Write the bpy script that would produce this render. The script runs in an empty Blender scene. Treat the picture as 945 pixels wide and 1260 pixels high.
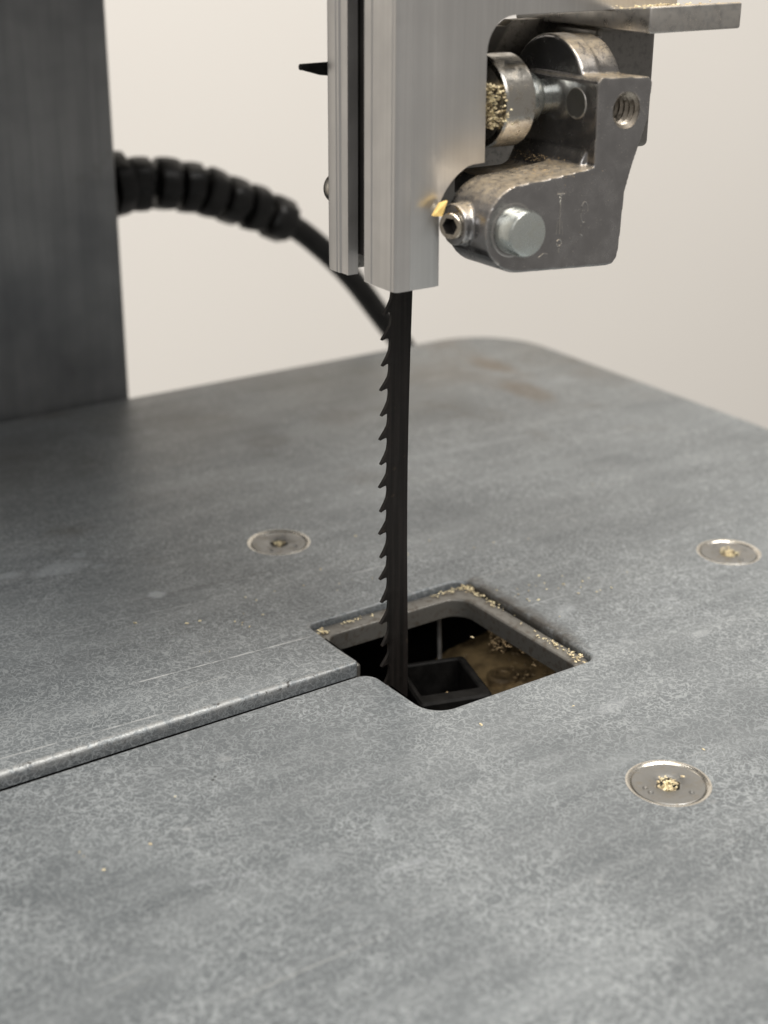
import bpy, bmesh, math, random
from mathutils import Vector, Matrix
from mathutils.geometry import delaunay_2d_cdt

random.seed(7)
MM = 0.001                      # the code below is written in millimetres
scene = bpy.context.scene
col = scene.collection

# ------------------------------------------------------------------ camera
cam_d = bpy.data.cameras.new("camera")
cam = bpy.data.objects.new("camera", cam_d)
col.objects.link(cam)
P, R_, Y_ = (math.radians(a) for a in (22.577, 0.370, 55.616))
fw = Vector((math.cos(P) * math.cos(Y_), math.cos(P) * math.sin(Y_), -math.sin(P)))
r0 = Vector((math.sin(Y_), -math.cos(Y_), 0))
u0 = r0.cross(fw)
rt = math.cos(R_) * r0 + math.sin(R_) * u0
up = -math.sin(R_) * r0 + math.cos(R_) * u0
CAM = Vector((-104.89, -137.82, 89.7))
m = Matrix((rt, up, -fw)).transposed().to_4x4()
m.translation = CAM * MM
cam.matrix_world = m
cam_d.sensor_fit = 'VERTICAL'
cam_d.sensor_height = 33.87
cam_d.sensor_width = 33.87 * 0.75
cam_d.lens = 50.0               # 50 / 33.87 * 1260 = 1860 px
cam_d.clip_start = 0.005
cam_d.clip_end = 50
cam_d.dof.use_dof = True
cam_d.dof.focus_distance = 0.179
cam_d.dof.aperture_fstop = 25.0
cam_d.dof.aperture_blades = 0
scene.camera = cam

# ------------------------------------------------------------------ room light
world = bpy.data.worlds.new("World")
scene.world = world
world.use_nodes = True
bg = world.node_tree.nodes["Background"]
bg.inputs[0].default_value = (1.0, 0.96, 0.91, 1)
bg.inputs[1].default_value = 0.30


def area(name, loc, target, size, power, colr):
    l = bpy.data.lights.new(name, 'AREA')
    l.shape = 'RECTANGLE'
    l.size, l.size_y = size
    l.energy = power
    l.color = colr
    o = bpy.data.objects.new(name, l)
    col.objects.link(o)
    o.location = loc
    o.rotation_euler = (Vector(target) - Vector(loc)).to_track_quat('-Z', 'Y').to_euler()
    return o


area("ceiling_lamp", (0.28, -0.62, 1.02), (0.0, 0.0, 0.0), (0.7, 0.3), 10.5, (1.0, 0.975, 0.94))
area("ceiling_lamp_far", (0.1, -0.35, 1.9), (0.25, 0.62, 0.15), (1.2, 0.4), 38, (1.0, 0.95, 0.875))

area("window_light", (-0.95, -0.75, 1.0), (0.0, 0.0, 0.0), (0.8, 0.8), 7.5, (0.98, 0.985, 1.0))

vs = scene.view_settings
vs.view_transform = 'Standard'
vs.look = 'None'
vs.exposure = 0
vs.gamma = 1


# ------------------------------------------------------------------ node helpers
class Mat:
    def __init__(self, name):
        self.m = bpy.data.materials.new(name)
        self.m.use_nodes = True
        self.t = self.m.node_tree
        self.b = self.t.nodes["Principled BSDF"]
        tc = self.n('ShaderNodeTexCoord')
        s = self.n('ShaderNodeVectorMath', operation='SCALE')
        s.inputs['Scale'].default_value = 1000.0
        self.l(tc.outputs['Object'], s.inputs[0])
        self.co = s.outputs[0]          # object coordinates in millimetres

    def n(self, kind, **kw):
        nd = self.t.nodes.new(kind)
        for k, v in kw.items():
            setattr(nd, k, v)
        return nd

    def l(self, a, b):
        self.t.links.new(a, b)

    def put(self, sock, v):
        if isinstance(v, (int, float, tuple)):
            sock.default_value = v
        else:
            self.l(v, sock)

    def stretch(self, sc, rot=(0, 0, 0)):
        mp = self.n('ShaderNodeMapping')
        mp.inputs['Scale'].default_value = sc
        mp.inputs['Rotation'].default_value = rot
        self.l(self.co, mp.inputs[0])
        return mp.outputs[0]

    def noise(self, scale, detail=3, rough=.55, dist=0, co=None):
        nd = self.n('ShaderNodeTexNoise')
        nd.inputs['Scale'].default_value = scale
        nd.inputs['Detail'].default_value = detail
        nd.inputs['Roughness'].default_value = rough
        nd.inputs['Distortion'].default_value = dist
        self.l(co or self.co, nd.inputs['Vector'])
        return nd.outputs[0]

    def ramp(self, x, a, b, lo=0.0, hi=1.0):
        nd = self.n('ShaderNodeMapRange', interpolation_type='SMOOTHSTEP')
        self.put(nd.inputs[0], x)
        nd.inputs[1].default_value = a
        nd.inputs[2].default_value = b
        nd.inputs[3].default_value = lo
        nd.inputs[4].default_value = hi
        return nd.outputs[0]

    def math(self, op, a, b=0.0):
        nd = self.n('ShaderNodeMath', operation=op)
        self.put(nd.inputs[0], a)
        self.put(nd.inputs[1], b)
        return nd.outputs[0]

    def mix(self, f, a, b):
        nd = self.n('ShaderNodeMix', data_type='RGBA')
        self.put(nd.inputs[0], f)
        self.put(nd.inputs[6], a if not isinstance(a, tuple) else (*a[:3], 1))
        self.put(nd.inputs[7], b if not isinstance(b, tuple) else (*b[:3], 1))
        return nd.outputs[2]

    def set(self, color=None, rough=None, metal=None, spec=None):
        if color is not None:
            self.put(self.b.inputs['Base Color'], (*color, 1) if isinstance(color, tuple) else color)
        if rough is not None:
            self.put(self.b.inputs['Roughness'], rough)
        if metal is not None:
            self.put(self.b.inputs['Metallic'], metal)
        if spec is not None:
            self.put(self.b.inputs['Specular IOR Level'], spec)
        return self

    def bump(self, h, dist=.02, strength=1.0):
        nd = self.n('ShaderNodeBump')
        nd.inputs['Strength'].default_value = strength
        nd.inputs['Distance'].default_value = dist * MM
        self.l(h, nd.inputs['Height'])
        self.l(nd.outputs[0], self.b.inputs['Normal'])
        return self


def mat_table():
    M = Mat("cast_zinc_table")
    wob = M.noise(0.9, 2, .5)
    n1 = M.noise(1.0, 1.6, .5, .45)
    worm = M.ramp(M.math('ABSOLUTE', M.math('SUBTRACT', n1, .5)), .01, .052, 1, 0)
    n2 = M.noise(1.7, 1.5, .5, .55)
    worm2 = M.ramp(M.math('ABSOLUTE', M.math('SUBTRACT', n2, .48)), .01, .05, 1, 0)
    zone = M.math('MULTIPLY', M.ramp(M.noise(.045, 4, .65, .3), .34, .60, .45, 1.0), M.ramp(M.noise(.22, 3, .6), .3, .6, .8, 1.0))
    w = M.math('MULTIPLY', M.math('MAXIMUM', worm, M.math('MULTIPLY', worm2, .7)), zone)
    streak = M.noise(.5, 4, .6, 0, M.stretch((.05, .55, 1)))
    streak2 = M.noise(.5, 3, .6, 0, M.stretch((.012, .16, 1), (0, 0, math.radians(-4))))
    cloud = M.noise(.022, 4, .6)
    c = M.mix(M.ramp(cloud, .3, .7), (.116, .128, .136), (.156, .171, .180))
    c = M.mix(M.ramp(streak, .4, .68, 0, .35), c, (.24, .255, .263))
    streak3 = M.noise(.5, 4, .65, .2, M.stretch((.05, .2, 1), (0, 0, math.radians(3))))
    c = M.mix(M.ramp(streak3, .47, .68, 0, .36), c, (.27, .29, .30))
    c = M.mix(M.ramp(streak2, .42, .7, 0, .35), c, (.105, .113, .119))
    c = M.mix(M.math('MULTIPLY', w, .78), c, (.365, .388, .398))
    # pale rubbed patches
    blot = M.ramp(M.noise(.085, 3, .5, .4), .66, .74, 0, .4)
    c = M.mix(blot, c, (.36, .385, .40))
    blot2 = M.ramp(M.noise(.3, 2, .5, .2), .70, .76, 0, .35)
    c = M.mix(blot2, c, (.38, .39, .39))
    # rust-brown staining towards the far corner
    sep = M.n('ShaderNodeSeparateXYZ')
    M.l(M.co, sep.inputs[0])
    rx = M.ramp(sep.outputs[0], 30, 85)
    ry = M.ramp(sep.outputs[1], 45, 100)
    st = M.math('MULTIPLY', M.math('MULTIPLY', rx, ry), M.ramp(M.noise(.05, 4, .6, .6), .45, .66))
    c = M.mix(M.math('MULTIPLY', st, .4), c, (.13, .085, .045))
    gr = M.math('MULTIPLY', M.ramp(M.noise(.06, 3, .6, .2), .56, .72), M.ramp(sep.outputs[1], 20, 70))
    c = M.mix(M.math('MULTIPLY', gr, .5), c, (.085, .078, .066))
    rear_shade = M.math('MULTIPLY', M.ramp(sep.outputs[1], 40, 105), M.ramp(M.noise(.03, 3, .6), .3, .6, .4, .8))  # back half painted darker and warmer, in place of the wall's reflection
    c = M.mix(M.math('MULTIPLY', rear_shade, .75), c, (.115, .109, .096))
    # scratches running with the slot
    sc = M.noise(1.0, 1.5, .5, 0, M.stretch((.02, 2.4, 1), (0, 0, math.radians(2.0))))
    scr = M.math('MULTIPLY', M.ramp(sc, .70, .73), M.ramp(M.noise(.06, 2), .5, .6))
    c = M.mix(M.math('MULTIPLY', scr, .5), c, (.5, .5, .48))
    # individual scratches and rubbed spots (table millimetres)
    def local(x, y, ang, sx=1.0, sy=1.0):
        mp = M.n('ShaderNodeMapping', vector_type='TEXTURE')
        mp.inputs['Location'].default_value = (x, y, 0)
        mp.inputs['Rotation'].default_value = (0, 0, ang)
        mp.inputs['Scale'].default_value = (sx, sy, 1)
        M.l(M.co, mp.inputs[0])
        return mp.outputs[0]
    brk = M.ramp(M.noise(.35, 3, .6), .38, .56, .25, 1)
    for x0, y0, x1, y1, wd, amt, cl in (
            (-40.5, 12.3, -13.2, 10.8, .16, .8, (.62, .63, .63)), (-60, 4.9, -36, 3.6, .2, .55, (.55, .56, .56)),
            (13.0, 2.3, 24.5, 2.2, .12, .5, (.5, .52, .53)), (24, 2.2, 45, -1.8, .3, .25, (.42, .44, .45)),
            (-30, 33, -6, 31, .2, .5, (.06, .06, .06)), (-42, 30, -20, 27.5, .15, .4, (.5, .52, .53)),
            (-36, -36, -30, -36.5, .5, .35, (.42, .44, .46)), (-52, -27, -45, -29, .5, .35, (.42, .44, .46)),
            (10, 60, 60, 55, .5, .2, (.42, .44, .45)), (52, 62, 74, 58, .35, .3, (.45, .46, .46)), (0, 24, 9, 23.5, .15, .5, (.55, .56, .56))):
        L = math.hypot(x1 - x0, y1 - y0)
        sp = M.n('ShaderNodeSeparateXYZ')
        M.l(local((x0 + x1) / 2, (y0 + y1) / 2, math.atan2(y1 - y0, x1 - x0)), sp.inputs[0])
        mk = M.math('MULTIPLY', M.ramp(M.math('ABSOLUTE', sp.outputs[1]), wd * .4, wd, 1, 0),
                    M.ramp(M.math('ABSOLUTE', sp.outputs[0]), L * .4, L * .5, 1, 0))
        c = M.mix(M.math('MULTIPLY', M.math('MULTIPLY', mk, brk), amt), c, cl)
    for x, y, a_, b_, amt, cl in (
            (-33, 48.1, 5.2, 2.6, .45, (.36, .39, .41)), (-40, 50, 2.2, 1.5, .4, (.36, .39, .41)), (-28, 46, 1.4, 1.0, .35, (.36, .39, .41)),
            (-25.5, 33.0, 1.6, 1.3, .6, (.40, .43, .45)), (-29, 51, 1.5, 1.2, .4, (.36, .39, .41)), (22, 46, 2.0, 1.2, .35, (.38, .40, .42)),
            (-41.0, -12.0, .28, .25, .9, (.03, .03, .03)), (-40.5, -11.6, .24, .22, .9, (.03, .03, .03)),
            (-8.5, 19, .3, .25, .8, (.04, .04, .04)), (28, -16.5, 2.0, 1.0, .4, (.40, .42, .43)), (6, -24, 3.0, 1.4, .3, (.38, .40, .42)),
            (74, 75, 4.5, 9, .5, (.12, .085, .05)), (79, 92, 3.5, 9, .5, (.12, .085, .05)), (18, 78, 6, 5, .4, (.06, .055, .05)), (77, 92, 3, 6, .25, (.12, .085, .05)), (35, 82, 7, 5, .35, (.08, .07, .06))):
        ln = M.n('ShaderNodeVectorMath', operation='LENGTH')
        ad = M.n('ShaderNodeVectorMath', operation='ADD')
        M.l(local(x, y, 0.0, a_, b_), ad.inputs[0])
        nv = M.n('ShaderNodeTexNoise')
        nv.inputs['Scale'].default_value = .9
        M.l(M.co, nv.inputs['Vector'])
        sb = M.n('ShaderNodeVectorMath', operation='MULTIPLY_ADD')
        M.l(nv.outputs[1], sb.inputs[0])
        sb.inputs[1].default_value = (.8, .8, 0)
        sb.inputs[2].default_value = (-.4, -.4, 0)
        M.l(sb.outputs[0], ad.inputs[1])
        M.l(ad.outputs[0], ln.inputs[0])
        c = M.mix(M.ramp(ln.outputs['Value'], .45, 1.0, amt, 0), c, cl)
    # bare metal where edges are worn
    at = M.n('ShaderNodeAttribute', attribute_name='wear')
    wn = M.ramp(M.noise(.8, 4, .65, .3), .38, .56)
    wear = M.math('MULTIPLY', at.outputs['Fac'], wn)
    c = M.mix(M.math('MULTIPLY', wear, .6), c, (.38, .38, .37))
    ag = M.n('ShaderNodeAttribute', attribute_name='grime')
    c = M.mix(M.math('MULTIPLY', ag.outputs['Fac'], M.ramp(M.noise(.5, 4, .6, .3), .3, .55, .35, .9)), c, (.045, .038, .03))
    dirt = M.math('MULTIPLY', at.outputs['Fac'], M.ramp(M.noise(1.1, 3, .6, .3), .58, .68))
    c = M.mix(M.math('MULTIPLY', dirt, .8), c, (.04, .035, .03))
    rough = M.math('ADD', M.math('SUBTRACT', M.ramp(streak2, .3, .7, .36, .47), M.math('MULTIPLY', w, .05)), M.math('MULTIPLY', at.outputs['Fac'], .16))
    metal = M.math('ADD', M.math('MULTIPLY', wear, .2), .35)
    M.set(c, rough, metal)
    h = M.math('ADD', M.math('MULTIPLY', w, .5), M.math('MULTIPLY', M.noise(2.2, 2), .5))
    M.bump(h, .035, .6)
    return M.m


def mat_alu(name, base=(.60, .585, .565), rough=.36):
    M = Mat(name)
    s = M.noise(2.5, 4, .6, 0, M.stretch((1, 1, .012)))
    s2 = M.noise(.6, 3, .6, 0, M.stretch((1, 1, .03)))
    k = M.noise(.16, 4, .6, .3)
    c = M.mix(M.ramp(s, .3, .7), tuple(v * .95 for v in base), tuple(v * 1.03 for v in base))
    c = M.mix(M.ramp(s2, .35, .7, 0, .2), c, tuple(v * .8 for v in base))
    sp = M.ramp(M.noise(3.2, 3, .7), .70, .76, 0, .5)
    sp = M.math('MULTIPLY', sp, M.ramp(k, .45, .6))
    c = M.mix(sp, c, (.74, .68, .56))
    M.set(c, M.ramp(k, .3, .7, rough - .05, rough + .09), .85)
    M.b.inputs['Anisotropic'].default_value = .35
    M.bump(s, .012, .2)
    return M.m


def mat_cast(name, base=(.29, .28, .275), rough=.19, dust=.7):
    """die-cast zinc, darkened by handling, pale sawdust lying on its upward faces"""
    M = Mat(name)
    k = M.noise(.5, 5, .62, .3)
    f = M.noise(5.0, 4, .7)
    c = M.mix(M.ramp(k, .3, .72), tuple(v * .92 for v in base), tuple(v * 1.1 for v in base))
    c = M.mix(M.ramp(f, .6, .76, 0, .35), c, (.36, .33, .29))
    pit = M.ramp(M.noise(2.2, 3, .6), .62, .7, 0, .18)
    c = M.mix(pit, c, tuple(v * .5 for v in base))
    g = M.n('ShaderNodeNewGeometry')
    edge_shine = M.math('MULTIPLY', M.ramp(g.outputs['Pointiness'], .515, .58), M.ramp(M.noise(1.5, 3, .6), .3, .55, .4, 1))
    c = M.mix(M.math('MULTIPLY', edge_shine, .8), c, (.52, .49, .45))  # convex edges painted brighter, imitating their rim highlight
    sep = M.n('ShaderNodeSeparateXYZ')
    M.l(g.outputs['Normal'], sep.inputs[0])
    upw = M.ramp(sep.outputs[2], .35, .9)
    grain = M.ramp(M.math('ADD', M.noise(9.0, 3, .75), M.math('MULTIPLY', M.noise(1.2, 3), .35)), .50, .80)
    d = M.math('MULTIPLY', M.math('MULTIPLY', upw, grain), dust)
    spk = M.math('MULTIPLY', M.ramp(M.noise(6.5, 3, .7), .62, .72), .6 * dust)
    d = M.math('MAXIMUM', d, M.math('MULTIPLY', spk, M.ramp(M.noise(.35, 2), .42, .62)))
    c = M.mix(d, c, (.46, .35, .20))
    M.set(c, M.math('ADD', M.math('MULTIPLY', d, .5), M.ramp(k, .3, .7, rough - .08, rough + .1)),
          M.math('SUBTRACT', .9, M.math('MULTIPLY', d, .9)))
    M.bump(M.math('ADD', M.math('MULTIPLY', f, .4), k), .045, .3)
    return M.m


def mat_steel(name, base, rough, metal=1.0, dirt=.35, dcol=(.16, .10, .05), sc=1.0):
    M = Mat(name)
    k = M.noise(.9 * sc, 4, .65, .3)
    c = M.mix(M.ramp(k, .46, .72, 0, dirt), base, dcol)
    M.set(c, M.ramp(k, .3, .7, max(.04, rough - .06), rough + .12), metal)
    M.bump(M.noise(6.0 * sc, 3), .012, .3)
    return M.m


def mat_blade():
    M = Mat("dark_blade_steel")
    s = M.noise(1.6, 4, .6, 0, M.stretch((1, 1, .03)))
    k = M.noise(.8, 4, .6)
    c = M.mix(M.ramp(s, .3, .7), (.008, .007, .006), (.022, .018, .016))
    c = M.mix(M.ramp(k, .62, .75, 0, .5), c, (.055, .040, .028))
    M.set(c, M.ramp(k, .3, .7, .42, .6), .3, .3)
    M.bump(s, .02, .4)
    return M.m


def mat_column():
    M = Mat("brushed_dark_steel")
    k = M.noise(.03, 4, .6, .2)
    s = M.noise(.4, 3, .6, 0, M.stretch((1, 1, .05)))
    c = M.mix(M.ramp(k, .3, .7), (.13, .135, .14), (.25, .252, .25))
    c = M.mix(M.ramp(s, .4, .7, 0, .3), c, (.11, .115, .12))
    c = M.mix(M.ramp(M.noise(.05, 4, .65), .56, .72, 0, .4), c, (.06, .05, .042))
    M.set(c, .36, .6)
    return M.m


def mat_wall():
    M = Mat("painted_wall")
    k = M.noise(.004, 3, .5)
    c = M.mix(k, (.78, .745, .70), (.82, .79, .745))
    M.set(c, .85, 0.0, .3)
    M.bump(M.noise(.5, 3), .15, .2)
    return M.m


def mat_plain(name, base, rough=.5, metal=0.0, var=.25, scale=.7, bump=.03):
    M = Mat(name)
    k = M.noise(scale, 4, .6)
    c = M.mix(M.ramp(k, .3, .7), tuple(v * (1 - var) for v in base), tuple(min(1, v * (1 + var)) for v in base))
    M.set(c, rough, metal)
    M.bump(M.noise(scale * 5, 3), bump, .5)
    return M.m


def mat_dusty():
    M = Mat("dusty_inner_casting")
    k = M.noise(.22, 5, .6, .3)
    c = M.mix(M.ramp(k, .32, .66), (.09, .06, .03), (.56, .39, .19))
    c = M.mix(M.ramp(M.noise(.9, 4, .6), .6, .72, 0, .8), c, (.6, .45, .26))
    M.set(c, .6, .15)
    M.bump(M.noise(1.5, 4), .15, .6)
    return M.m


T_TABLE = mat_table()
T_LEDGE = mat_steel("worn_ledge_metal", (.18, .172, .155), .4, .5, .8, (.09, .07, .048), 1.1)
T_ALU = mat_alu("anodised_aluminium")
T_ALU2 = mat_alu("milled_aluminium", (.42, .40, .37), .42)
T_CAST = mat_cast("dark_die_casting")
T_CAST2 = mat_cast("dark_holder_casting", (.13, .125, .118), .4, .5)
T_PLATE = mat_cast("rest_plate_casting", (.34, .335, .325), .32, .9)
T_PIN = mat_steel("zinc_plated_pin", (.60, .63, .60), .25, .95, .25, (.30, .25, .16))
T_CHROME = mat_steel("bearing_steel", (.50, .475, .43), .2, 1.0, .5, (.22, .16, .09))
T_BRASSY = mat_steel("set_screw_steel", (.54, .49, .41), .25, 1.0, .4, (.2, .13, .06), 1.5)
T_THREAD = mat_steel("dirty_thread", (.34, .30, .25), .3, .9, .7, (.06, .045, .03), 1.5)
T_SCREW = mat_steel("table_screw_steel", (.245, .242, .232), .38, .75, .35, (.24, .19, .12))
T_RING = mat_steel("countersink_bare_metal", (.66, .63, .57), .24, .95, .45, (.26, .19, .11))
T_BLADE = mat_blade()
T_COL = mat_column()
T_RUB = mat_plain("black_rubber", (.007, .0065, .006), .34, 0, .4, .3, .1)
T_BLACK = mat_plain("black_plastic", (.008, .0075, .007), .55, 0, .4, .6, .08)
T_RUB.node_tree.nodes['Principled BSDF'].inputs['Specular IOR Level'].default_value = .3
T_BLACK.node_tree.nodes['Principled BSDF'].inputs['Specular IOR Level'].default_value = .08
T_INNER = mat_plain("dark_housing_and_shade", (.03, .026, .022), .7, 0, .4, .1, .1)  # dark housing inside; also painted shade for post hollow and screw socket
T_DUSTY = mat_dusty()
T_DUST = mat_plain("pale_sawdust", (.80, .63, .40), .85, 0, .4, 1.3, .1)
T_DUSTD = mat_plain("brown_sawdust", (.46, .33, .18), .9, 0, .45, 1.3, .1)
T_CHIP = mat_plain("yellow_wood", (.72, .50, .17), .7, 0, .15, 1.0, .05)
T_WALL = mat_wall()


# ------------------------------------------------------------------ mesh helpers (mm in, metres out)
def link(name, me, mat, parent=None, smooth=35):
    if mat is not None and not me.materials:
        me.materials.append(mat)
    if smooth:
        for p in me.polygons:
            p.use_smooth = True
        me.set_sharp_from_angle(angle=math.radians(smooth))
    o = bpy.data.objects.new(name, me)
    col.objects.link(o)
    o.parent = parent
    return o


def bm_obj(name, bm, mat, parent=None, smooth=35, bevel=0.0, seg=3):
    """bmesh in mm -> linked object in metres, optionally with rounded edges"""
    bmesh.ops.recalc_face_normals(bm, faces=bm.faces[:])
    if bevel:
        ed = [e for e in bm.edges if len(e.link_faces) == 2 and e.calc_face_angle(0) > math.radians(40)]
        bmesh.ops.bevel(bm, geom=ed, offset=bevel, segments=seg, profile=.5, affect='EDGES', clamp_overlap=True)
    bmesh.ops.scale(bm, vec=(MM, MM, MM), verts=bm.verts[:])
    me = bpy.data.meshes.new(name)
    bm.to_mesh(me)
    bm.free()
    return link(name, me, mat, parent, smooth)


def remeshed(name, bm, mat, parent, voxel=.2, smooth_it=5, cuts=()):
    """fuse overlapping closed pieces into one casting with soft fillets, then bore the cuts"""
    bmesh.ops.recalc_face_normals(bm, faces=bm.faces[:])
    me = bpy.data.meshes.new("tmp")
    bm.to_mesh(me)
    bm.free()
    o = bpy.data.objects.new("tmp", me)
    col.objects.link(o)
    md = o.modifiers.new("r", 'REMESH')
    md.mode = 'VOXEL'
    md.voxel_size = voxel
    md2 = o.modifiers.new("s", 'SMOOTH')
    md2.factor = .5
    md2.iterations = smooth_it
    cut_obs = []
    for cb in cuts:
        bmesh.ops.recalc_face_normals(cb, faces=cb.faces[:])
        cm = bpy.data.meshes.new("cut")
        cb.to_mesh(cm)
        cb.free()
        co = bpy.data.objects.new("cut", cm)
        col.objects.link(co)
        b = o.modifiers.new("b", 'BOOLEAN')
        b.operation = 'DIFFERENCE'
        b.object = co
        b.solver = 'EXACT'
        cut_obs.append(co)
    dg = bpy.context.evaluated_depsgraph_get()
    out = bpy.data.meshes.new_from_object(o.evaluated_get(dg))
    for x in [o] + cut_obs:
        bpy.data.objects.remove(x, do_unlink=True)
    out.transform(Matrix.Scale(MM, 4))
    out.materials.clear()
    out.name = name
    return link(name, out, mat, parent, 40)


def prism(bm, pts, axis, a, b):
    """extrude a 2D outline: axis 'y' -> pts are (x,z); 'z' -> (x,y); 'x' -> (y,z)"""
    def v(p, t):
        return {'y': (p[0], t, p[1]), 'z': (p[0], p[1], t), 'x': (t, p[0], p[1])}[axis]
    A = [bm.verts.new(v(p, a)) for p in pts]
    B = [bm.verts.new(v(p, b)) for p in pts]
    n = len(pts)
    bm.faces.new(A)
    bm.faces.new(B[::-1])
    for i in range(n):
        bm.faces.new((A[i], B[i], B[(i + 1) % n], A[(i + 1) % n]))


def box(bm, x0, x1, y0, y1, z0, z1):
    prism(bm, [(x0, y0), (x1, y0), (x1, y1), (x0, y1)], 'z', z0, z1)


def lathe(bm, prof, origin, axis, n=48, closed=False):
    """revolve (r, t) profile about an axis ('x','y','z', or negative '-x'...) through origin"""
    s = -1 if axis[0] == '-' else 1
    ax = axis[-1]
    rings = []
    for r, t in prof:
        ring = []
        for i in range(n):
            a = 2 * math.pi * i / n
            c, d = r * math.cos(a), r * math.sin(a)
            p = {'x': (s * t, c, d), 'y': (c, s * t, d), 'z': (c, d, s * t)}[ax]
            ring.append(bm.verts.new(Vector(origin) + Vector(p)))
            if r < 1e-6:
                break
        rings.append(ring)
    pairs = list(zip(rings, rings[1:])) + ([(rings[-1], rings[0])] if closed else [])
    for A, B in pairs:
        for i in range(n):
            j = (i + 1) % n
            if len(A) == 1 and len(B) == 1:
                break
            if len(A) == 1:
                bm.faces.new((A[0], B[j], B[i]))
            elif len(B) == 1:
                bm.faces.new((A[i], A[j], B[0]))
            else:
                bm.faces.new((A[i], A[j], B[j], B[i]))


def arc(cx, cy, r, a0, a1, n):
    return [(cx + r * math.cos(math.radians(a0 + (a1 - a0) * i / n)),
             cy + r * math.sin(math.radians(a0 + (a1 - a0) * i / n))) for i in range(n + 1)]


def rounded(corners, n=10):
    """corner list (x, y, radius) -> polyline with arcs"""
    out = []
    k = len(corners)
    for i, (x, y, r) in enumerate(corners):
        p = Vector((x, y))
        a = (Vector(corners[i - 1][:2]) - p).normalized()
        b = (Vector(corners[(i + 1) % k][:2]) - p).normalized()
        if r <= 0:
            out.append((x, y))
            continue
        ang = a.angle(b)
        d = r / math.tan(ang / 2)
        c = p + (a + b).normalized() * (r / math.sin(ang / 2))
        s, e = p + a * d, p + b * d
        a0 = math.atan2((s - c).y, (s - c).x)
        a1 = math.atan2((e - c).y, (e - c).x)
        da = (a1 - a0 + math.pi) % (2 * math.pi) - math.pi
        for q in range(n + 1):
            t = a0 + da * q / n
            out.append((c.x + r * math.cos(t), c.y + r * math.sin(t)))
    return out


def subdiv(pts, step):
    out = []
    for i, p in enumerate(pts):
        q = pts[(i + 1) % len(pts)]
        L = math.hypot(q[0] - p[0], q[1] - p[1])
        k = max(1, int(L / step))
        out += [(p[0] + (q[0] - p[0]) * j / k, p[1] + (q[1] - p[1]) * j / k) for j in range(k)]
    return out


def offset(pts, dist):
    """move a CCW outline inwards; dist is a number or a list"""
    n = len(pts)
    out = []
    for i in range(n):
        p0, p, p1 = Vector(pts[i - 1]), Vector(pts[i]), Vector(pts[(i + 1) % n])
        e0, e1 = (p - p0).normalized(), (p1 - p).normalized()
        n0, n1 = Vector((-e0.y, e0.x)), Vector((-e1.y, e1.x))
        mm = (n0 + n1)
        mm = mm / max(.35, mm.length_squared / 2) if mm.length > 1e-6 else n0
        d = dist[i] if isinstance(dist, list) else dist
        q = p + mm * d
        out.append((q.x, q.y))
    return out


def inside(x, y, poly):
    c = False
    j = len(poly) - 1
    for i in range(len(poly)):
        xi, yi = poly[i]
        xj, yj = poly[j]
        if (yi > y) != (yj > y) and x < (xj - xi) * (y - yi) / (yj - yi) + xi:
            c = not c
        j = i
    return c


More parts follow.
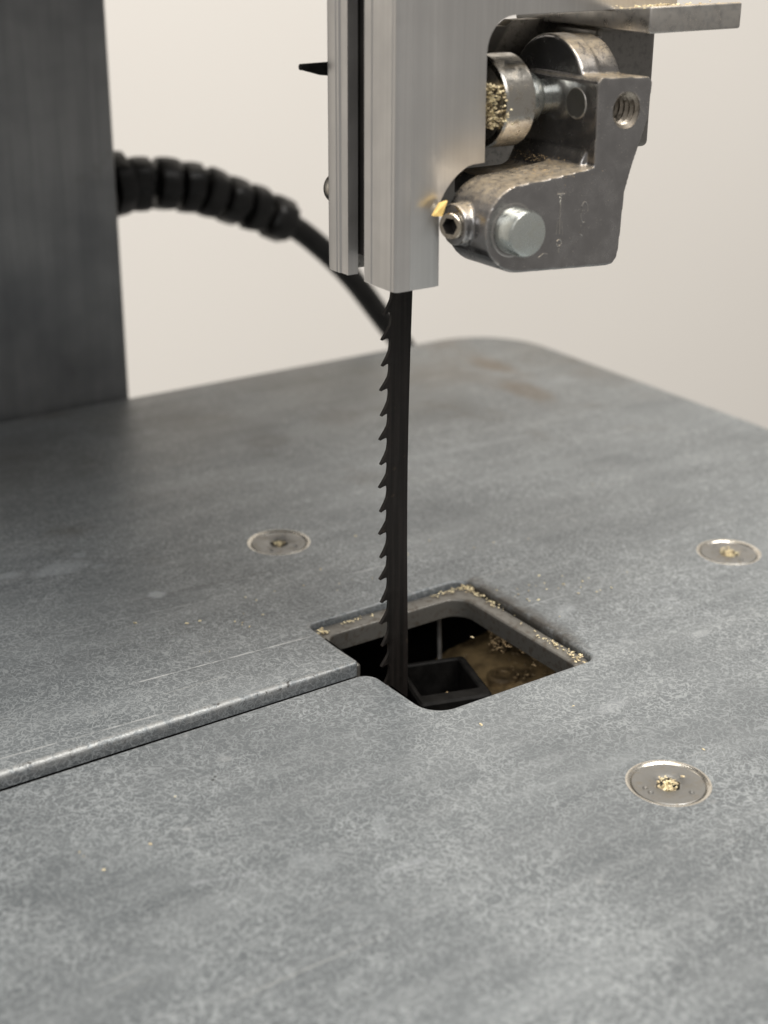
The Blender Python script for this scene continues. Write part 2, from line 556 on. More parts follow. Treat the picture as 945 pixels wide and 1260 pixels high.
def slab(name, outline, z_top, z_bot, rad, mat, parent, holes=(), seg=5, worn=lambda x, y: 1.0, dirty=lambda x, y: 0.0):
    """flat slab with rounded, wear-marked upper edges; rad is a function of (x, y)"""
    n = len(outline)
    R = [rad(*p) for p in outline]
    loops = [([(x, y) for x, y in outline], [z_bot] * n, 0.0),
             ([(x, y) for x, y in outline], [z_top - 2.2 * r - .05 for r in R], 0.15)]
    for k in range(seg + 1):
        t = math.pi / 2 * k / seg
        loops.append((offset(outline, [r * (1 - math.cos(t)) for r in R]),
                      [z_top - r * (1 - math.sin(t)) for r in R], 1.0 if k else .75))
    D = [dirty(*p) for p in outline]
    W = [worn(*p) for p in outline]
    loops.append((offset(outline, [r + .35 for r in R]), [z_top] * n, 0.0))
    loops.append((offset(outline, [r + .36 + 1.9 * d for r, d in zip(R, D)]), [z_top] * n, 0.0))
    verts, wear, grime, faces, smooth = [], [], [], [], []
    for q, (pts, zs, w) in enumerate(loops):
        for i, ((x, y), z) in enumerate(zip(pts, zs)):
            verts.append((x * MM, y * MM, z * MM))
            wear.append(w * W[i])
            grime.append(D[i] * (0.0 if q == len(loops) - 1 else .85 if q == len(loops) - 2 else 1.0))
    for L in range(len(loops) - 1):
        for i in range(n):
            j = (i + 1) % n
            faces.append((L * n + i, L * n + j, (L + 1) * n + j, (L + 1) * n + i))
            smooth.append(True)
    inner = loops[-1][0]
    hp = [arc(cx, cy, r, 0, 360, 47)[:-1] for cx, cy, r in holes]
    for zz, poly, base in ((z_top, inner, True), (z_bot, outline, False)):
        pts = [Vector(p) for p in poly]
        edges = [(i, (i + 1) % len(poly)) for i in range(len(poly))]
        for h in hp:
            s = len(pts)
            pts += [Vector(p) for p in h]
            edges += [(s + i, s + (i + 1) % len(h)) for i in range(len(h))]
        v2, e2, f2, *_ = delaunay_2d_cdt(pts, edges, [], 0, 1e-6)
        s = len(verts)
        for v in v2:
            verts.append((v.x * MM, v.y * MM, zz * MM))
            wear.append(0.0)
        for f in f2:
            cx = sum(v2[i].x for i in f) / len(f)
            cy = sum(v2[i].y for i in f) / len(f)
            if inside(cx, cy, poly) and not any(inside(cx, cy, h) for h in hp):
                faces.append(tuple(s + i for i in (f if base else f[::-1])))
                smooth.append(False)
    for h in hp:                                  # bores
        s = len(verts)
        k = len(h)
        for z in (z_top, z_bot):
            for x, y in h:
                verts.append((x * MM, y * MM, z * MM))
                wear.append(0.0)
        for i in range(k):
            j = (i + 1) % k
            faces.append((s + i, s + k + i, s + k + j, s + j))
            smooth.append(True)
    me = bpy.data.meshes.new(name)
    me.from_pydata(verts, [], faces)
    me.polygons.foreach_set("use_smooth", smooth)
    at = me.attributes.new("wear", 'FLOAT', 'POINT')
    at.data.foreach_set("value", wear)
    at = me.attributes.new("grime", 'FLOAT', 'POINT')
    at.data.foreach_set("value", grime + [0.0] * (len(verts) - len(grime)))
    me.materials.append(mat)
    me.update()
    return link(name, me, mat, parent, 0)


def tube(bm, pts, radii, n=20, cap=True):
    rings = []
    ref = Vector((0, 0, 1))
    for i, p in enumerate(pts):
        a = Vector(pts[max(0, i - 1)])
        b = Vector(pts[min(len(pts) - 1, i + 1)])
        t = (b - a).normalized()
        u = t.cross(ref)
        u = (u if u.length > .05 else t.cross(Vector((1, 0, 0)))).normalized()
        w = u.cross(t)
        rings.append([bm.verts.new(Vector(p) + radii[i] * (math.cos(q) * u + math.sin(q) * w))
                      for q in (2 * math.pi * k / n for k in range(n))])
    for A, B in zip(rings, rings[1:]):
        for i in range(n):
            bm.faces.new((A[i], A[(i + 1) % n], B[(i + 1) % n], B[i]))
    if cap:
        bm.faces.new(rings[0][::-1])
        bm.faces.new(rings[-1])


def empty(name, loc=(0, 0, 0)):
    o = bpy.data.objects.new(name, None)
    o.empty_display_size = .01
    o.location = [v * MM for v in loc]
    col.objects.link(o)
    return o


def crumbs(name, mat, spots, label, size=(.12, .35), flat=.5, seed=1):
    """loose sawdust: small jagged grains; spots are (x, y, z, spread_x, spread_y, spread_z, count)"""
    rnd = random.Random(seed)
    bm = bmesh.new()
    for x, y, z, sx, sy, sz, cnt in spots:
        for _ in range(cnt):
            p = Vector((x + rnd.gauss(0, .5) * sx, y + rnd.gauss(0, .5) * sy, z + rnd.random() * sz))
            s = rnd.uniform(*size)
            rot = Matrix.Rotation(rnd.uniform(0, 6.28), 3, 'Z') @ Matrix.Rotation(rnd.uniform(-.7, .7), 3, 'X')
            L, W, T = s * rnd.uniform(1.0, 2.2), s * rnd.uniform(.5, .9), s * flat * rnd.uniform(.5, 1)
            vs_ = []
            for k in range(6):
                a = k * math.pi / 3
                q = Vector((L * math.cos(a) * rnd.uniform(.6, 1) / 2, W * math.sin(a) * rnd.uniform(.6, 1) / 2,
                            rnd.uniform(-.3, .3) * T))
                vs_.append(bm.verts.new(p + rot @ q + Vector((0, 0, T * .5))))
            t = bm.verts.new(p + rot @ Vector((rnd.uniform(-.2, .2) * L, 0, T * .6)) + Vector((0, 0, T * .5)))
            b = bm.verts.new(p + rot @ Vector((0, rnd.uniform(-.2, .2) * W, -T * .5)) + Vector((0, 0, T * .5)))
            for k in range(6):
                bm.faces.new((vs_[k], vs_[(k + 1) % 6], t))
                bm.faces.new((vs_[(k + 1) % 6], vs_[k], b))
    o = bm_obj(name, bm, mat, None, 0)
    o["kind"] = "stuff"
    o["label"] = label
    o["category"] = "sawdust"
    return o


# ================================================================== setting
bm = bmesh.new()
prism(bm, [(-2600, 620), (3600, 620), (3600, 660), (-2600, 660)], 'z', -900, 2600)
w = bm_obj("wall", bm, T_WALL, None, 0)
w["kind"] = "structure"
w["label"] = "plain warm off-white wall behind the machine"

# ================================================================== the bandsaw
saw = empty("bandsaw", (0, 0, -90))
saw["label"] = "small benchtop bandsaw with worn grey cast table and narrow toothed blade"
saw["category"] = "bandsaw"


def part(o):
    """parts are modelled in world millimetres; keep them there under the machine's empty"""
    o.parent = saw
    o.location = (0, 0, 90 * MM)
    return o


# ---- table
SF, SB = -1.1, 1.95            # front and back edge of the saw slot
TX0, TX1, TY0, TY1 = -104, 97, -104, 113.5
HX0, HX1, HY0, HY1 = -13.1, 12.6, -13.8, 14.0
outline = rounded([
    (TX0, SF, 0), (TX0, TY0, 14), (TX1, TY0, 14), (TX1, TY1, 17), (TX0, TY1, 14), (TX0, SB, 0),
    (HX0, SB - .25, .55), (HX0, HY1, 1.2), (HX1, HY1 + .2, 2.6), (HX1 - .2, HY0, 1.6), (HX0 + .2, HY0, 3.2), (HX0 - .2, SF, 2.2)], 10)
outline = subdiv(outline, 4.0)


def trad(x, y):
    if x > TX1 - 20 or y > TY1 - 20 or y < -60 or x < TX0 + .5:
        return 1.2
    if y > 1.2 and y < 3 and x < HX0 + .4:            # worn back edge of the slot
        t = min(1, max(0, (HX0 - x) / 12))
        return .28 + .3 * t
    if x > HX1 - 1.0:
        return .5
    if y > HY1 - 1.5:
        return .3
    if y < HY0 + 3 or x < HX0 + 1:
        return .55
    return .4


SCREWS = [(-2.5, 39.2), (50.4, 0.0), (-.3, -39.85)]


def tworn(x, y):
    if 1.2 < y < 3 and x < HX0 + .4:
        return 1.0
    return .55 if abs(x) < 14 and y > HY1 - 1.5 and x < HX1 - 2 else .12


def tdirt(x, y):
    return 1.0 if HX1 - .6 < x < HX1 + .6 and HY0 + 2.2 < y < HY1 - 1.2 else 0.0


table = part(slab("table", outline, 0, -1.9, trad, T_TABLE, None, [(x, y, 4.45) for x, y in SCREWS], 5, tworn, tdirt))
table["label"] = "mottled grey cast table top with square throat opening and slot"

# ledge that carried the missing throat insert
LX0, LX1, LY0, LY1 = -12.3, 10.0, -13.1, 11.2
g = .16
led = rounded([
    (HX0 + g, SF - 2.6, 0), (HX0 + g, HY0 + g, 2.4), (HX1 - .2 - g, HY0 + g, 1.6), (HX1 - g, HY1 - g, 2.5),
    (HX0 + g, HY1 - g, 1.2), (HX0 + g, SB + .6, 0),
    (LX0, SB + .6, 0), (LX0, LY1, 2.2), (LX1, LY1, 2.8), (LX1, LY0, 1.2), (LX0, LY0, 2.4), (LX0, SF - 2.6, 0)], 10)
ledge = slab("insert_ledge", subdiv(led, 3), -.85, -3.45, lambda x, y: .3, T_LEDGE, table)
ledge["label"] = "worn bare metal ledge inside the throat opening"

# countersunk screws
for k, (sx, sy) in enumerate(SCREWS):
    bm = bmesh.new()
    lathe(bm, [(4.75, -.04), (4.6, .02), (4.45, .03), (4.08, -.24), (3.2, -1.4), (3.0, -1.8)], (sx, sy, 0), 'z', 56)
    ring = bm_obj("countersink", bm, T_RING, table, 50)
    bm = bmesh.new()
    prof = [(3.3, -1.6), (3.98, -.40), (4.0, -.20), (3.92, -.13), (1.72, -.10), (1.55, -.22)]
    lathe(bm, prof, (sx, sy, 0), 'z', 48)
    # hexagon socket
    n = 48
    bm.verts.ensure_lookup_table()
    last = bm.verts[-48:]
    hexr = []
    rot = (.3, 1.1, .75)[k]
    for i in range(n):
        a = 2 * math.pi * i / n
        hr = 1.25 / math.cos(((a - rot) % (math.pi / 3)) - math.pi / 6)
        hexr.append((hr * math.cos(a), hr * math.sin(a)))
    prev = list(last)
    for z in (-.24, -1.5):
        cur = [bm.verts.new((sx + x, sy + y, z)) for x, y in hexr]
        for i in range(n):
            bm.faces.new((prev[i], prev[(i + 1) % n], cur[(i + 1) % n], cur[i]))
        prev = cur
    bm.faces.new(prev)
    for a in ((2.1, 2.45, 4.3) if k == 2 else (.5, 3.5, 5.0)):      # stamped dots on the head
        r = 2.75
        lathe(bm, [(.34, -.14), (.27, .02), (.12, .08), (0, .09)], (sx + r * math.cos(a + rot), sy + r * math.sin(a + rot), 0), 'z', 10)
    s = bm_obj("screw", bm, T_SCREW, table, 40)

# ---- housing under the table
bm = bmesh.new()
box(bm, -100, 44, -34, -30, -90, -2.0)
box(bm, -100, 44, 38, 42, -90, -2.0)
box(bm, -104, -100, -34, 42, -90, -2.0)
box(bm, 40, 44, -30, 38, -90, -2.1)
box(bm, -100, 40, -30, 38, -90, -84)
part(bm_obj("lower_housing", bm, T_INNER, None, 0))
# dusty casting seen through the opening
bm = bmesh.new()
prism(bm, [(11.5, -60), (11.5, -15.2), (14.5, -14.0), (39.8, -11.0), (39.8, -60)], 'y', -12, 20)
wc = part(bm_obj("wheel_cover", bm, T_DUSTY, None, 30, .8, 3))
bm = bmesh.new()
lathe(bm, [(0, .45), (.9, .45), (1.0, .7), (1.9, .7), (2.3, .35), (2.4, -1.6)], (15.5, 8.1, -13.9), 'z', 28)
bm_obj("screw", bm, T_DUSTY, wc, 40)
# thin bright strip behind
bm = bmesh.new()
tube(bm, [(9.4, 15.4, -4.0), (10.0, 15.6, -14), (10.0, 15.6, -40)], [.32, .32, .32], 10)
part(bm_obj("guide_rod", bm, mat_plain("dull_rod", (.42, .40, .37), .5, .3), None, 40))

# lower blade guide: black plastic frame round a recess
bm = bmesh.new()
Rg = Matrix.Rotation(math.radians(-17), 3, 'Z')
ctr = Vector((1.3, 3.1, 0))
fo = rounded([(-5.2, -5.9, .5), (4.8, -5.9, .8), (4.8, 5.4, .8), (-5.2, 5.4, .5)], 4)
fi = rounded([(-4.3, -3.6, .2), (3.6, -3.6, .2), (3.6, 4.5, .2), (-4.3, 4.5, .2)], 4)


def fr(p, z):
    return ctr + Rg @ Vector((p[0], p[1], 0)) + Vector((0, 0, z))


ZT = -7.3
loops = [[bm.verts.new(fr(p, z)) for p in pp] for pp, z in
         ((fo, -20), (fo, ZT - .3), (offset(fo, .3), ZT), (offset(fi, -.2), ZT), (fi, ZT - .2), (fi, ZT - 7.0))]
for A, B in zip(loops, loops[1:]):
    for i in range(len(A)):
        j = (i + 1) % len(A)
        bm.faces.new((A[i], A[j], B[j], B[i]))
bm.faces.new(loops[-1])
part(bm_obj("lower_blade_guide", bm, T_BLACK, None, 40))

# ---- blade
bm = bmesh.new()
BY, BT = .22, .27               # plane and half thickness


def bow(z):
    return -.42 * math.sin(math.pi * min(1, max(0, z / 49.0)))


pitch = 3.02
edge = []                       # toothed edge, from top to bottom (x, z, tooth index or None)
z0 = 44.55 + pitch * 12
k = 0
while z0 - k * pitch > -24:
    zt = z0 - k * pitch         # tip height
    for x, z, t in ((-9.62, zt + 2.0, 0), (-9.70, zt + 1.55, 0), (-10.02, zt + .98, .4), (-10.70, zt + .0, 1), (-10.68, zt - .06, 1),
                    (-10.2, zt + .10, .6), (-9.80, zt + .18, .2), (-9.64, zt + .06, 0), (-9.57, zt - .25, 0), (-9.57, zt - .6, 0)):
        edge.append((x + bow(z), z, t * (.12 if k % 2 else -.12)))
    k += 1
bodyz = [z0 - (i // 10) * pitch + 2.05 - .27 * (i % 10) for i in range(len(edge))]
backs = [(-6.72 + bow(z), z) for z in bodyz]
rows = []
for (x, z, set_), (xb, zb) in zip(edge, backs):
    xm = -9.35 + bow(zb)
    rows.append([bm.verts.new(v) for v in (
        (x, BY - BT * .85 + set_, z), (xm, BY - BT, zb), (xb - .08, BY - BT, zb), (xb, BY - BT * .6, zb),
        (xb, BY + BT * .6, zb), (xb - .08, BY + BT, zb), (xm, BY + BT, zb), (x, BY + BT * .85 + set_, z))])
for A, B in zip(rows, rows[1:]):
    for i in range(8):
        j = (i + 1) % 8
        bm.faces.new((A[i], A[j], B[j], B[i]))
bm.faces.new(rows[0])
bm.faces.new(rows[-1][::-1])
blade = part(bm_obj("saw_blade", bm, T_BLADE, None, 28))
blade["label"] = "thin black band blade with hooked teeth on one edge"

# ---- aluminium guide post (hollow slotted extrusion with a milled window)
ZB, ZTOP = 49.15, 128
gp = bmesh.new()


def vg(y, d=.16, wd=.14, x=-14.5):          # a small V groove in the face x = const, going along +y
    return [(x, y - wd), (x + d, y), (x, y + wd)]


fl = [(-14.32, 1.95), (-14.32, 3.25), (-14.5, 3.45)] + vg(3.95) + arc(-13.9, 5.46, .6, 180, 90, 5) + [(-12.6, 6.06), (-12.6, 4.4), (-13.0, 4.2), (-13.0, 1.95)]
prism(gp, fl, 'z', ZB, ZTOP)
frr = [(-13.0, -1.45), (-13.0, -5.4), (-12.6, -5.6), (-12.6, -7.57)] + arc(-13.95, -7.02, .55, 270, 180, 6) + vg(-6.75, .07, .1) + vg(-3.0) + \
      [(-14.5, -2.7), (-14.36, -2.55), (-14.36, -1.75), (-14.42, -1.45)]
prism(gp, frr, 'z', ZB, ZTOP)
guide = part(bm_obj("guide_post", gp, T_ALU, None, 25))
guide["label"] = "slotted light aluminium guide post holding the blade"
# side wall with the milled window
bm = bmesh.new()
wx = [(-12.59, ZB), (-9.3, ZB), (-8.75, ZB + .05), (-8.85, 57.4)] + arc(-2.3, 55.2, 7.15, 156, 113, 8) + \
     [(-4.4, 61.9), (-2.9, 61.95), (-3.02, 73.4)] + arc(.6, 73.4, 3.6, 180, 93, 8) + [(24, 77.1), (24, ZTOP), (-12.59, ZTOP)]
prism(bm, wx, 'y', -7.57, -5.7)
bm_obj("side_wall", bm, T_ALU, guide, 25, .12, 2)
bm = bmesh.new()
prism(bm, [(-12.59, ZB), (-6.9, ZB), (-6.0, 53.2), (19.5, 57.5), (19.5, 75.35), (9.9, 75.3), (8.9, 74.7), (4.0, 74.8), (-2, 75.1), (-2.1, ZTOP), (-12.59, ZTOP)], 'y', 4.3, 6.06)
bm_obj("shade_back_wall", bm, T_CAST2, guide, 25, .1, 2)  # wall enlarged and coloured dark to stand for shade behind the bearing
bm = bmesh.new()
box(bm, -12.4, -11.4, -5.6, 4.2, 51.2, ZTOP - 1)  # dark sheet added inside the hollow to stand for its shade
bm_obj("slot_shade", bm, T_INNER, guide, 25)
# screw head on the far side of the post
bm = bmesh.new()
lathe(bm, [(1.9, 0), (1.9, .9), (1.75, 1.4), (1.1, 1.75), (.55, 1.8), (.5, 1.0), (0, 1.0)], (-12.3, 6.05, 57.9), 'y', 32)
bm_obj("screw", bm, T_CHROME, guide, 40)
# small dark pointer beyond the post
bm = bmesh.new()
tube(bm, [(-11.0, 7.9, 70.75), (-14.0, 8.0, 70.9), (-16.2, 8.0, 71.2), (-16.55, 8.0, 71.22)], [.85, .68, .36, .33], 14)
box(bm, -11.9, -10.4, 5.9, 8.8, 69.8, 71.8)
pt = bm_obj("pointer", bm, T_BLACK, guide, 40)

# ---- thrust bearing bracket (die casting)
FY = -13.5
bm = bmesh.new()
nose = arc(-2.3, 55.75, 4.75, 265, 100, 16)
low = nose + [(1.5, 60.7), (8.2, 61.35), (13.3, 61.35), (12.35, 58.2), (12.0, 52.0), (11.75, 50.9), (11.2, 50.3), (10.4, 50.15)]
prism(bm, low, 'y', FY, -6.4)
arm = [(7.75, 58), (7.55, 70.2), (8.1, 70.75), (14.9, 70.45), (15.4, 69.9), (15.1, 66), (13.8, 62.6), (12.5, 59.2), (12.3, 58)]
prism(bm, arm, 'y', FY, -1.5)
box(bm, -1.0, 9, -7.2, .5, 57.2, 59.9)
prism(bm, [(4.4, 59.5), (6.4, 60.4), (8.0, 63.6), (9.5, 63.6), (9.5, 59.5)], 'y', FY + 1.5, 0)
lathe(bm, [(0, 0), (6.25, 0), (6.25, 2.6), (6.05, 2.7), (6.05, 5.6), (0, 5.6)], (8.0, -4.5, 68.35), 'x', 48)
lathe(bm, [(0, 0), (2.25, 0), (2.25, 4), (0, 4)], (-8.05, -9.0, 56.05), 'x', 32)     # boss for the set screw
box(bm, 11, 16, -4.2, .6, 61.5, 74)
cut1 = bmesh.new()
lathe(cut1, [(0, -1), (1.95, -1), (1.95, 6.5), (0, 6.5)], (11.75, FY, 67.1), 'y', 40)
cut2 = bmesh.new()
lathe(cut2, [(0, -1), (1.42, -1), (1.42, 2.5), (0, 2.5)], (-8.0, -9.0, 56.05), 'x', 32)
bracket = part(remeshed("bearing_bracket", bm, T_CAST, None, .17, 5, [cut1, cut2]))
bracket["label"] = "dark die-cast L-shaped bearing bracket dusted with sawdust"
# thread inside the tapped hole
bm = bmesh.new()
prof = [(2.02, -.02), (1.98, .12)]
for k in range(7):
    prof += [(1.58, .35 + k * .8), (1.66, .5 + k * .8), (1.94, .78 + k * .8), (1.94, .9 + k * .8)]
prof += [(1.6, 6.3), (0, 6.4)]
lathe(bm, prof, (11.75, FY, 67.1), 'y', 40)
bm_obj("thread", bm, T_THREAD, bracket, 20)
# pin head
bm = bmesh.new()
lathe(bm, [(0, 2.75), (1.95, 2.72), (2.3, 2.6), (2.5, 2.25), (2.5, -.6)], (-3.45, FY, 55.75), '-y', 56)
bm_obj("pin", bm, T_PIN, bracket, 30)
bm = bmesh.new()
lathe(bm, [(2.52, .06), (2.75, .07), (2.9, .0), (2.95, -.3)], (-3.45, FY, 55.75), '-y', 48)
bm_obj("pin_collar", bm, T_CAST, bracket, 30)
# set screw with hexagon socket
bm = bmesh.new()
c0 = Vector((-8.95, -9.0, 56.05))
n = 36
prs = [(1.42, 3), (1.42, .14), (1.32, 0)]
rings = [[bm.verts.new(c0 + Vector((t, r * math.cos(2 * math.pi * i / n), r * math.sin(2 * math.pi * i / n)))) for i in range(n)] for r, t in prs]
for t in (.02, 1.6):
    rg = []
    for i in range(n):
        a = 2 * math.pi * i / n
        hr = .84 / math.cos((a % (math.pi / 3)) - math.pi / 6)
        rg.append(bm.verts.new(c0 + Vector((t, hr * math.cos(a), hr * math.sin(a)))))
    rings.append(rg)
for A, B in zip(rings, rings[1:]):
    for i in range(n):
        bm.faces.new((A[i], A[(i + 1) % n], B[(i + 1) % n], B[i]))
bm.faces.new(rings[-1])
for fc in bm.faces:
    if all(v.co.x > c0.x + .01 and (Vector((v.co.y, v.co.z)) - Vector((c0.y, c0.z))).length < 1.1 for v in fc.verts):
        fc.material_index = 1
bmesh.ops.rotate(bm, cent=c0 + Vector((1.5, 0, 0)), matrix=Matrix.Rotation(math.radians(20), 3, 'Z'), verts=bm.verts[:])
ss = bm_obj("set_screw", bm, T_BRASSY, bracket, 35)
ss.data.materials.append(T_INNER)  # socket faces painted dark in place of the shade inside them
# round plug in the inner face of the arm
bm = bmesh.new()
lathe(bm, [(0, .06), (1.35, .06), (1.45, .1), (1.6, .12), (1.72, .02), (1.8, -.4)], (7.62, -10.0, 67.75), '-x', 40)
bm_obj("plug", bm, T_CAST2, bracket, 30)
# faint raised casting marks on the front face
bm = bmesh.new()


def stroke(pts, r=.09):
    tube(bm, [(x, FY + .02, z) for x, z in pts], [r * .9] * len(pts), 8)


stroke([(3.0, 58.9), (3.02, 57.0), (3.05, 54.6)])
stroke([(2.45, 58.95), (3.55, 58.9)])
stroke([(2.75, 56.0), (2.6, 54.6)], .06)
stroke([(3.3, 55.9), (3.55, 54.4)], .06)
stroke([(3.05 + .35 * math.cos(a), 53.6 + .35 * math.sin(a)) for a in [i * .6283 for i in range(11)]])
stroke([(3.05, 53.0), (3.05, 52.5)])
stroke([(6.5 + .5 * math.cos(a), 56.6 + 1.15 * math.sin(a)) for a in [i * .6283 for i in range(9)]], .08)
stroke([(6.1, 55.2), (6.0, 54.3), (6.4, 54.0)], .07)
stroke([(.2, 52.3), (.9, 52.7), (1.5, 52.6)], .06)
bm_obj("casting_mark", bm, T_CAST, bracket, 40)

# ---- ball bearing and its axle
ax_o = (-1.2, -4.1, 67.85)
brg = bmesh.new()
lathe(brg, [(4.1, .05), (4.15, 0), (4.8, 0), (5.0, .2), (5.0, 3.8), (4.8, 4.0), (4.15, 4.0), (4.1, 3.9)], ax_o, 'x', 72, True)
bearing = part(bm_obj("bearing", brg, T_CHROME, None, 30))
bearing["label"] = "small steel ball bearing behind the blade, face caked with sawdust"
bm = bmesh.new()
lathe(bm, [(4.12, .25), (2.4, .22), (2.38, 3.7), (4.12, 3.7)], ax_o, 'x', 48, True)
bm_obj("shield", bm, T_CAST2, bearing, 30)
bm = bmesh.new()
lathe(bm, [(2.36, 0), (1.55, 0), (1.5, 4.0), (2.36, 4.0)], ax_o, 'x', 40, True)
bm_obj("inner_ring", bm, T_CHROME, bearing, 30)
bm = bmesh.new()
lathe(bm, [(0, -1.3), (1.0, -1.3), (1.48, -1.0), (1.48, 4.4), (2.3, 4.4), (2.6, 4.6), (2.8, 5.2), (2.8, 6.7), (2.5, 7.2), (1.9, 7.5), (1.9, 9.6), (0, 9.6)], ax_o, 'x', 48)
bm_obj("axle", bm, T_PIN, bearing, 35)

# ---- holder block and rest plate behind / above the bracket
bm = bmesh.new()
box(bm, 15.6, 24.6, -4.1, 3.8, 60.9, 74.9)
hold = part(bm_obj("bracket_holder", bm, T_CAST2, None, 35, .7, 4))
bm = bmesh.new()
A = [(14.4, -13.5), (28.3, -13.5), (28.3, 9.5), (14.4, 9.5)]
tops = [77.75, 77.75, 75.6, 75.6]
lo = [bm.verts.new((x, y, 74.9)) for x, y in A]
hi = [bm.verts.new((x, y, z)) for (x, y), z in zip(A, tops)]
bm.faces.new(lo[::-1])
bm.faces.new(hi)
for i in range(4):
    bm.faces.new((lo[i], lo[(i + 1) % 4], hi[(i + 1) % 4], hi[i]))
rest = part(bm_obj("rest_plate", bm, T_PLATE, None, 35, .28, 3))
rest["label"] = "flat grey metal plate above the bearing bracket"

# ---- column
bm = bmesh.new()
box(bm, -61, 9.5, 114.6, 167, -90, 127.9)
colm = part(bm_obj("column", bm, T_COL, None, 35, 1.2, 3))
colm["label"] = "square dark brushed steel column behind the table"

# ---- wheel housing that carries the guide post (above the picture)
bm = bmesh.new()
box(bm, -62, 70, -16, 168, 128, 260)
part(bm_obj("upper_housing", bm, T_COL, None, 35, 4, 4))

# ---- power cord with ribbed strain relief
CY = 130
path = [(6, CY, 36.8), (16, CY, 36.6), (26.5, CY, 35.6), (36, CY, 33.0), (46, CY, 28.8), (55, CY, 24.2), (62, CY - .5, 18.6),
        (69, CY - 1, 11.5), (77, CY - 1, 1.5), (86, CY - 1, -10), (98, CY, -26), (112, CY, -46), (130, CY, -66), (150, CY, -86)]


def spline(ts):
    out = []
    for t in ts:
        i = min(len(path) - 2, int(t))
        u = t - i
        p0, p1, p2, p3 = (Vector(path[max(0, min(len(path) - 1, i + d))]) for d in (-1, 0, 1, 2))
        out.append(.5 * ((2 * p1) + (p2 - p0) * u + (2 * p0 - 5 * p1 + 4 * p2 - p3) * u * u + (3 * p1 - p0 - 3 * p2 + p3) * u ** 3))
    return out


ts = [i * .2 for i in range(0, (len(path) - 1) * 5 + 1)]
bm = bmesh.new()
tube(bm, spline(ts), [2.45] * len(ts), 18)
cord = part(bm_obj("power_cord", bm, T_RUB, None, 50))
cord["label"] = "black power cord leaving the column through a ribbed strain relief"
ribs = [(.50, 7.9, .50), (.98, 6.3, .42), (1.45, 5.2, .44), (1.98, 5.1, .48), (2.52, 5.0, .46), (3.02, 4.8, .46), (3.52, 4.7, .46), (4.02, 4.6, .44), (4.62, 4.5, .62)]
rr = random.Random(21)
for t, r, h in ribs:
    bm = bmesh.new()
    tt = [t - h * .50, t - h * .46, t - h * .38, t - h * .15, t + h * .12, t + h * .36, t + h * .43, t + h * .47]
    f = [.45, .84, .98, 1.0, 1.0, .97, .84, .45]
    tube(bm, spline([max(.01, q) for q in tt]), [r * q for q in f], 22)
    mid = spline([t])[0]
    bmesh.ops.rotate(bm, cent=mid, matrix=Matrix.Rotation(rr.uniform(-.16, .16), 3, 'Y') @ Matrix.Rotation(rr.uniform(-.12, .12), 3, 'Z'), verts=bm.verts[:])
    off = Vector((rr.uniform(-.2, .2), 0, rr.uniform(-.22, .22)))
    for v in bm.verts:                       # moulded lobes and dents, not perfect rings
        d = v.co - mid
        a = math.atan2(d.z, d.y)
        v.co += off + d * (.04 * math.sin(3 * a + t * 5) + .04 * math.sin(8 * a))
    bm_obj("strain_relief_rib", bm, T_RUB, cord, 50)

# ================================================================== loose sawdust
crumbs("sawdust", T_DUST, [
    (12.0, 12.6, -.85, 1.2, 1.4, .5, 60), (8.6, 12.9, -.85, 3.4, .5, .25, 26), (12.0, 9.3, -.85, .5, 5, .2, 40),
    (11.2, -11.6, -.85, .8, 1.6, .6, 40), (11.3, -7.5, -.85, .5, 4, .25, 26), (-11.9, 12.3, -.85, .8, .8, .4, 22),
    (-6, 12.9, -.85, 4, .4, .15, 16)],
    "pale sawdust crumbs caught on the ledge of the throat opening", (.18, .5), .6, 3)
crumbs("sawdust", T_DUST, [(x, y, -1.3, 1.0, 1.0, 1.25, 60) for x, y in SCREWS] + [(SCREWS[2][0], SCREWS[2][1], -1.2, 1.1, 1.1, 1.4, 110), (SCREWS[1][0], SCREWS[1][1], -1.2, 1.1, 1.1, 1.4, 90)],
       "pale sawdust packed in the sockets of the table screws", (.2, .4), .7, 4)
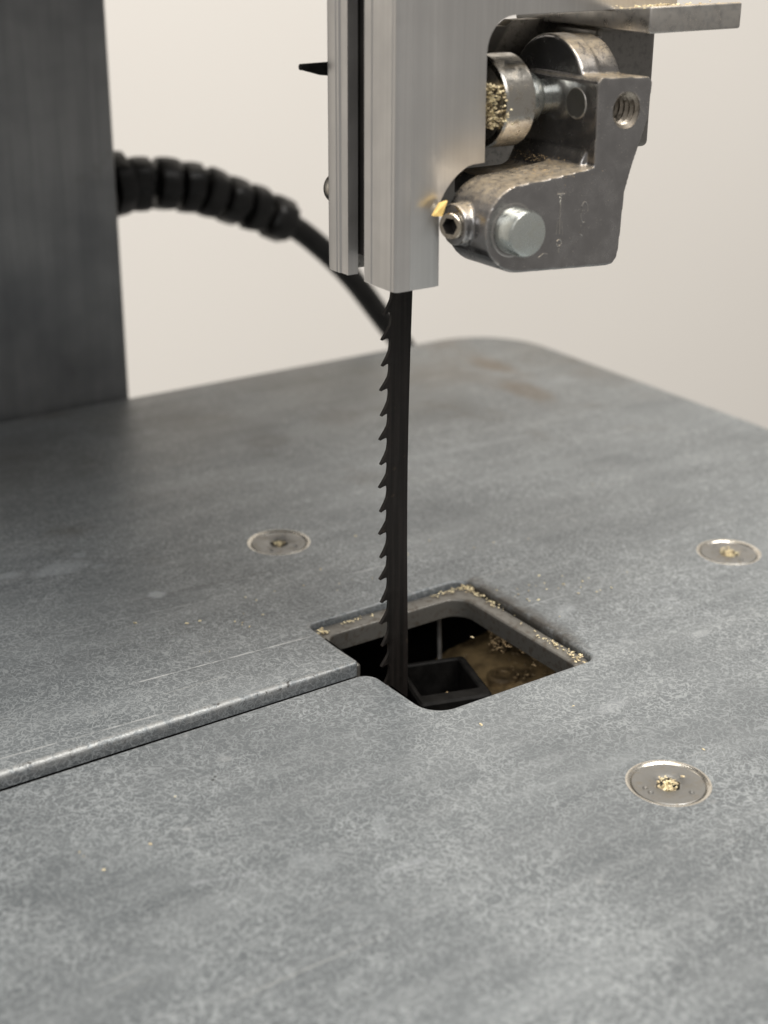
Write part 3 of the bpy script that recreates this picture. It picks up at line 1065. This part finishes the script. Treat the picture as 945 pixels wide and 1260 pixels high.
crumbs("sawdust", T_DUST, [
    (21, 9, 0.02, 9, 9, 0, 10), (26, 2, 0.02, 9, 6, 0, 9), (20, 6, .02, 3, 3, 0, 4), (17, 4, .02, 4, 6, 0, 5), (-16, 22, .02, 18, 9, 0, 10), (-8, 24, .02, 9, 6, 0, 5), (20, 30, .02, 50, 40, 0, 7), (-10, -30, .02, 80, 60, 0, 7), (-20.4, 19.5, .02, .8, .8, 0, 3), (-26, 22.8, .02, .4, .4, 0, 2), (-51.9, -20, .02, 12, 8, 0, 3)],
    "few pale sawdust crumbs scattered on the grey table top", (.18, .42), .6, 5)
crumbs("sawdust", T_DUSTD, [(4.0, -10.5, 60.75, 5.0, 3.0, .25, 380), (-1.5, -10, 60.2, 3, 3, .1, 120), (6.2, -6, 61.0, 1.4, 5, .8, 220), (3, -4, 59.7, 5, 4, .3, 220), (11, -11, 70.6, 3, 2, .1, 50), (10.5, -4.5, 74.4, 2, 2, .1, 40)],
       "fine brown sawdust lying on the bearing bracket", (.05, .14), .6, 6)
crumbs("sawdust", T_DUST, [(-1.5, -4.6, 65.6, .25, 4.2, 4.2, 420), (-1.6, -6.3, 65.2, .3, 1.6, 4.6, 240)],
       "pale sawdust caked on the face of the bearing", (.2, .5), .8, 8)
crumbs("sawdust", T_DUST, [(19, -10.5, 77.35, 6, 2.2, .15, 120), (21, -4, 76.8, 8, 5, .1, 60)],
       "pale sawdust lying on the flat metal plate", (.15, .4), .6, 9)
crumbs("sawdust", T_DUSTD, [(11.6, 5.3, -7.2, .6, 1.8, 3.4, 45), (10.6, 1.6, -4.6, .4, 3.2, .9, 30), (11.2, -3.6, -5.6, .4, .8, 2.0, 16), (17, -1, -13.5, 3, 4, .5, 30), (20, 6, -13.0, 6, 9, .4, 60), (1.3, 1.0, -10.4, 2.5, 3, .4, 30)],
       "brown sawdust clinging to the castings under the throat opening", (.25, .7), .6, 10)

# yellow splinter wedged between set screw and post
bm = bmesh.new()
pts = [(-10.9, -9.3, 57.35), (-9.5, -9.0, 57.1), (-8.6, -8.7, 58.6), (-9.6, -8.7, 58.4)]
A = [bm.verts.new(p) for p in pts]
B = [bm.verts.new((p[0] + .1, p[1] + .45, p[2])) for p in pts]
bm.faces.new(A)
bm.faces.new(B[::-1])
for i in range(4):
    bm.faces.new((A[i], A[(i + 1) % 4], B[(i + 1) % 4], B[i]))
chip = bm_obj("wood_chip", bm, T_CHIP, None, 0)
chip["label"] = "yellow wood splinter wedged between the set screw and aluminium post"
chip["category"] = "wood chip"
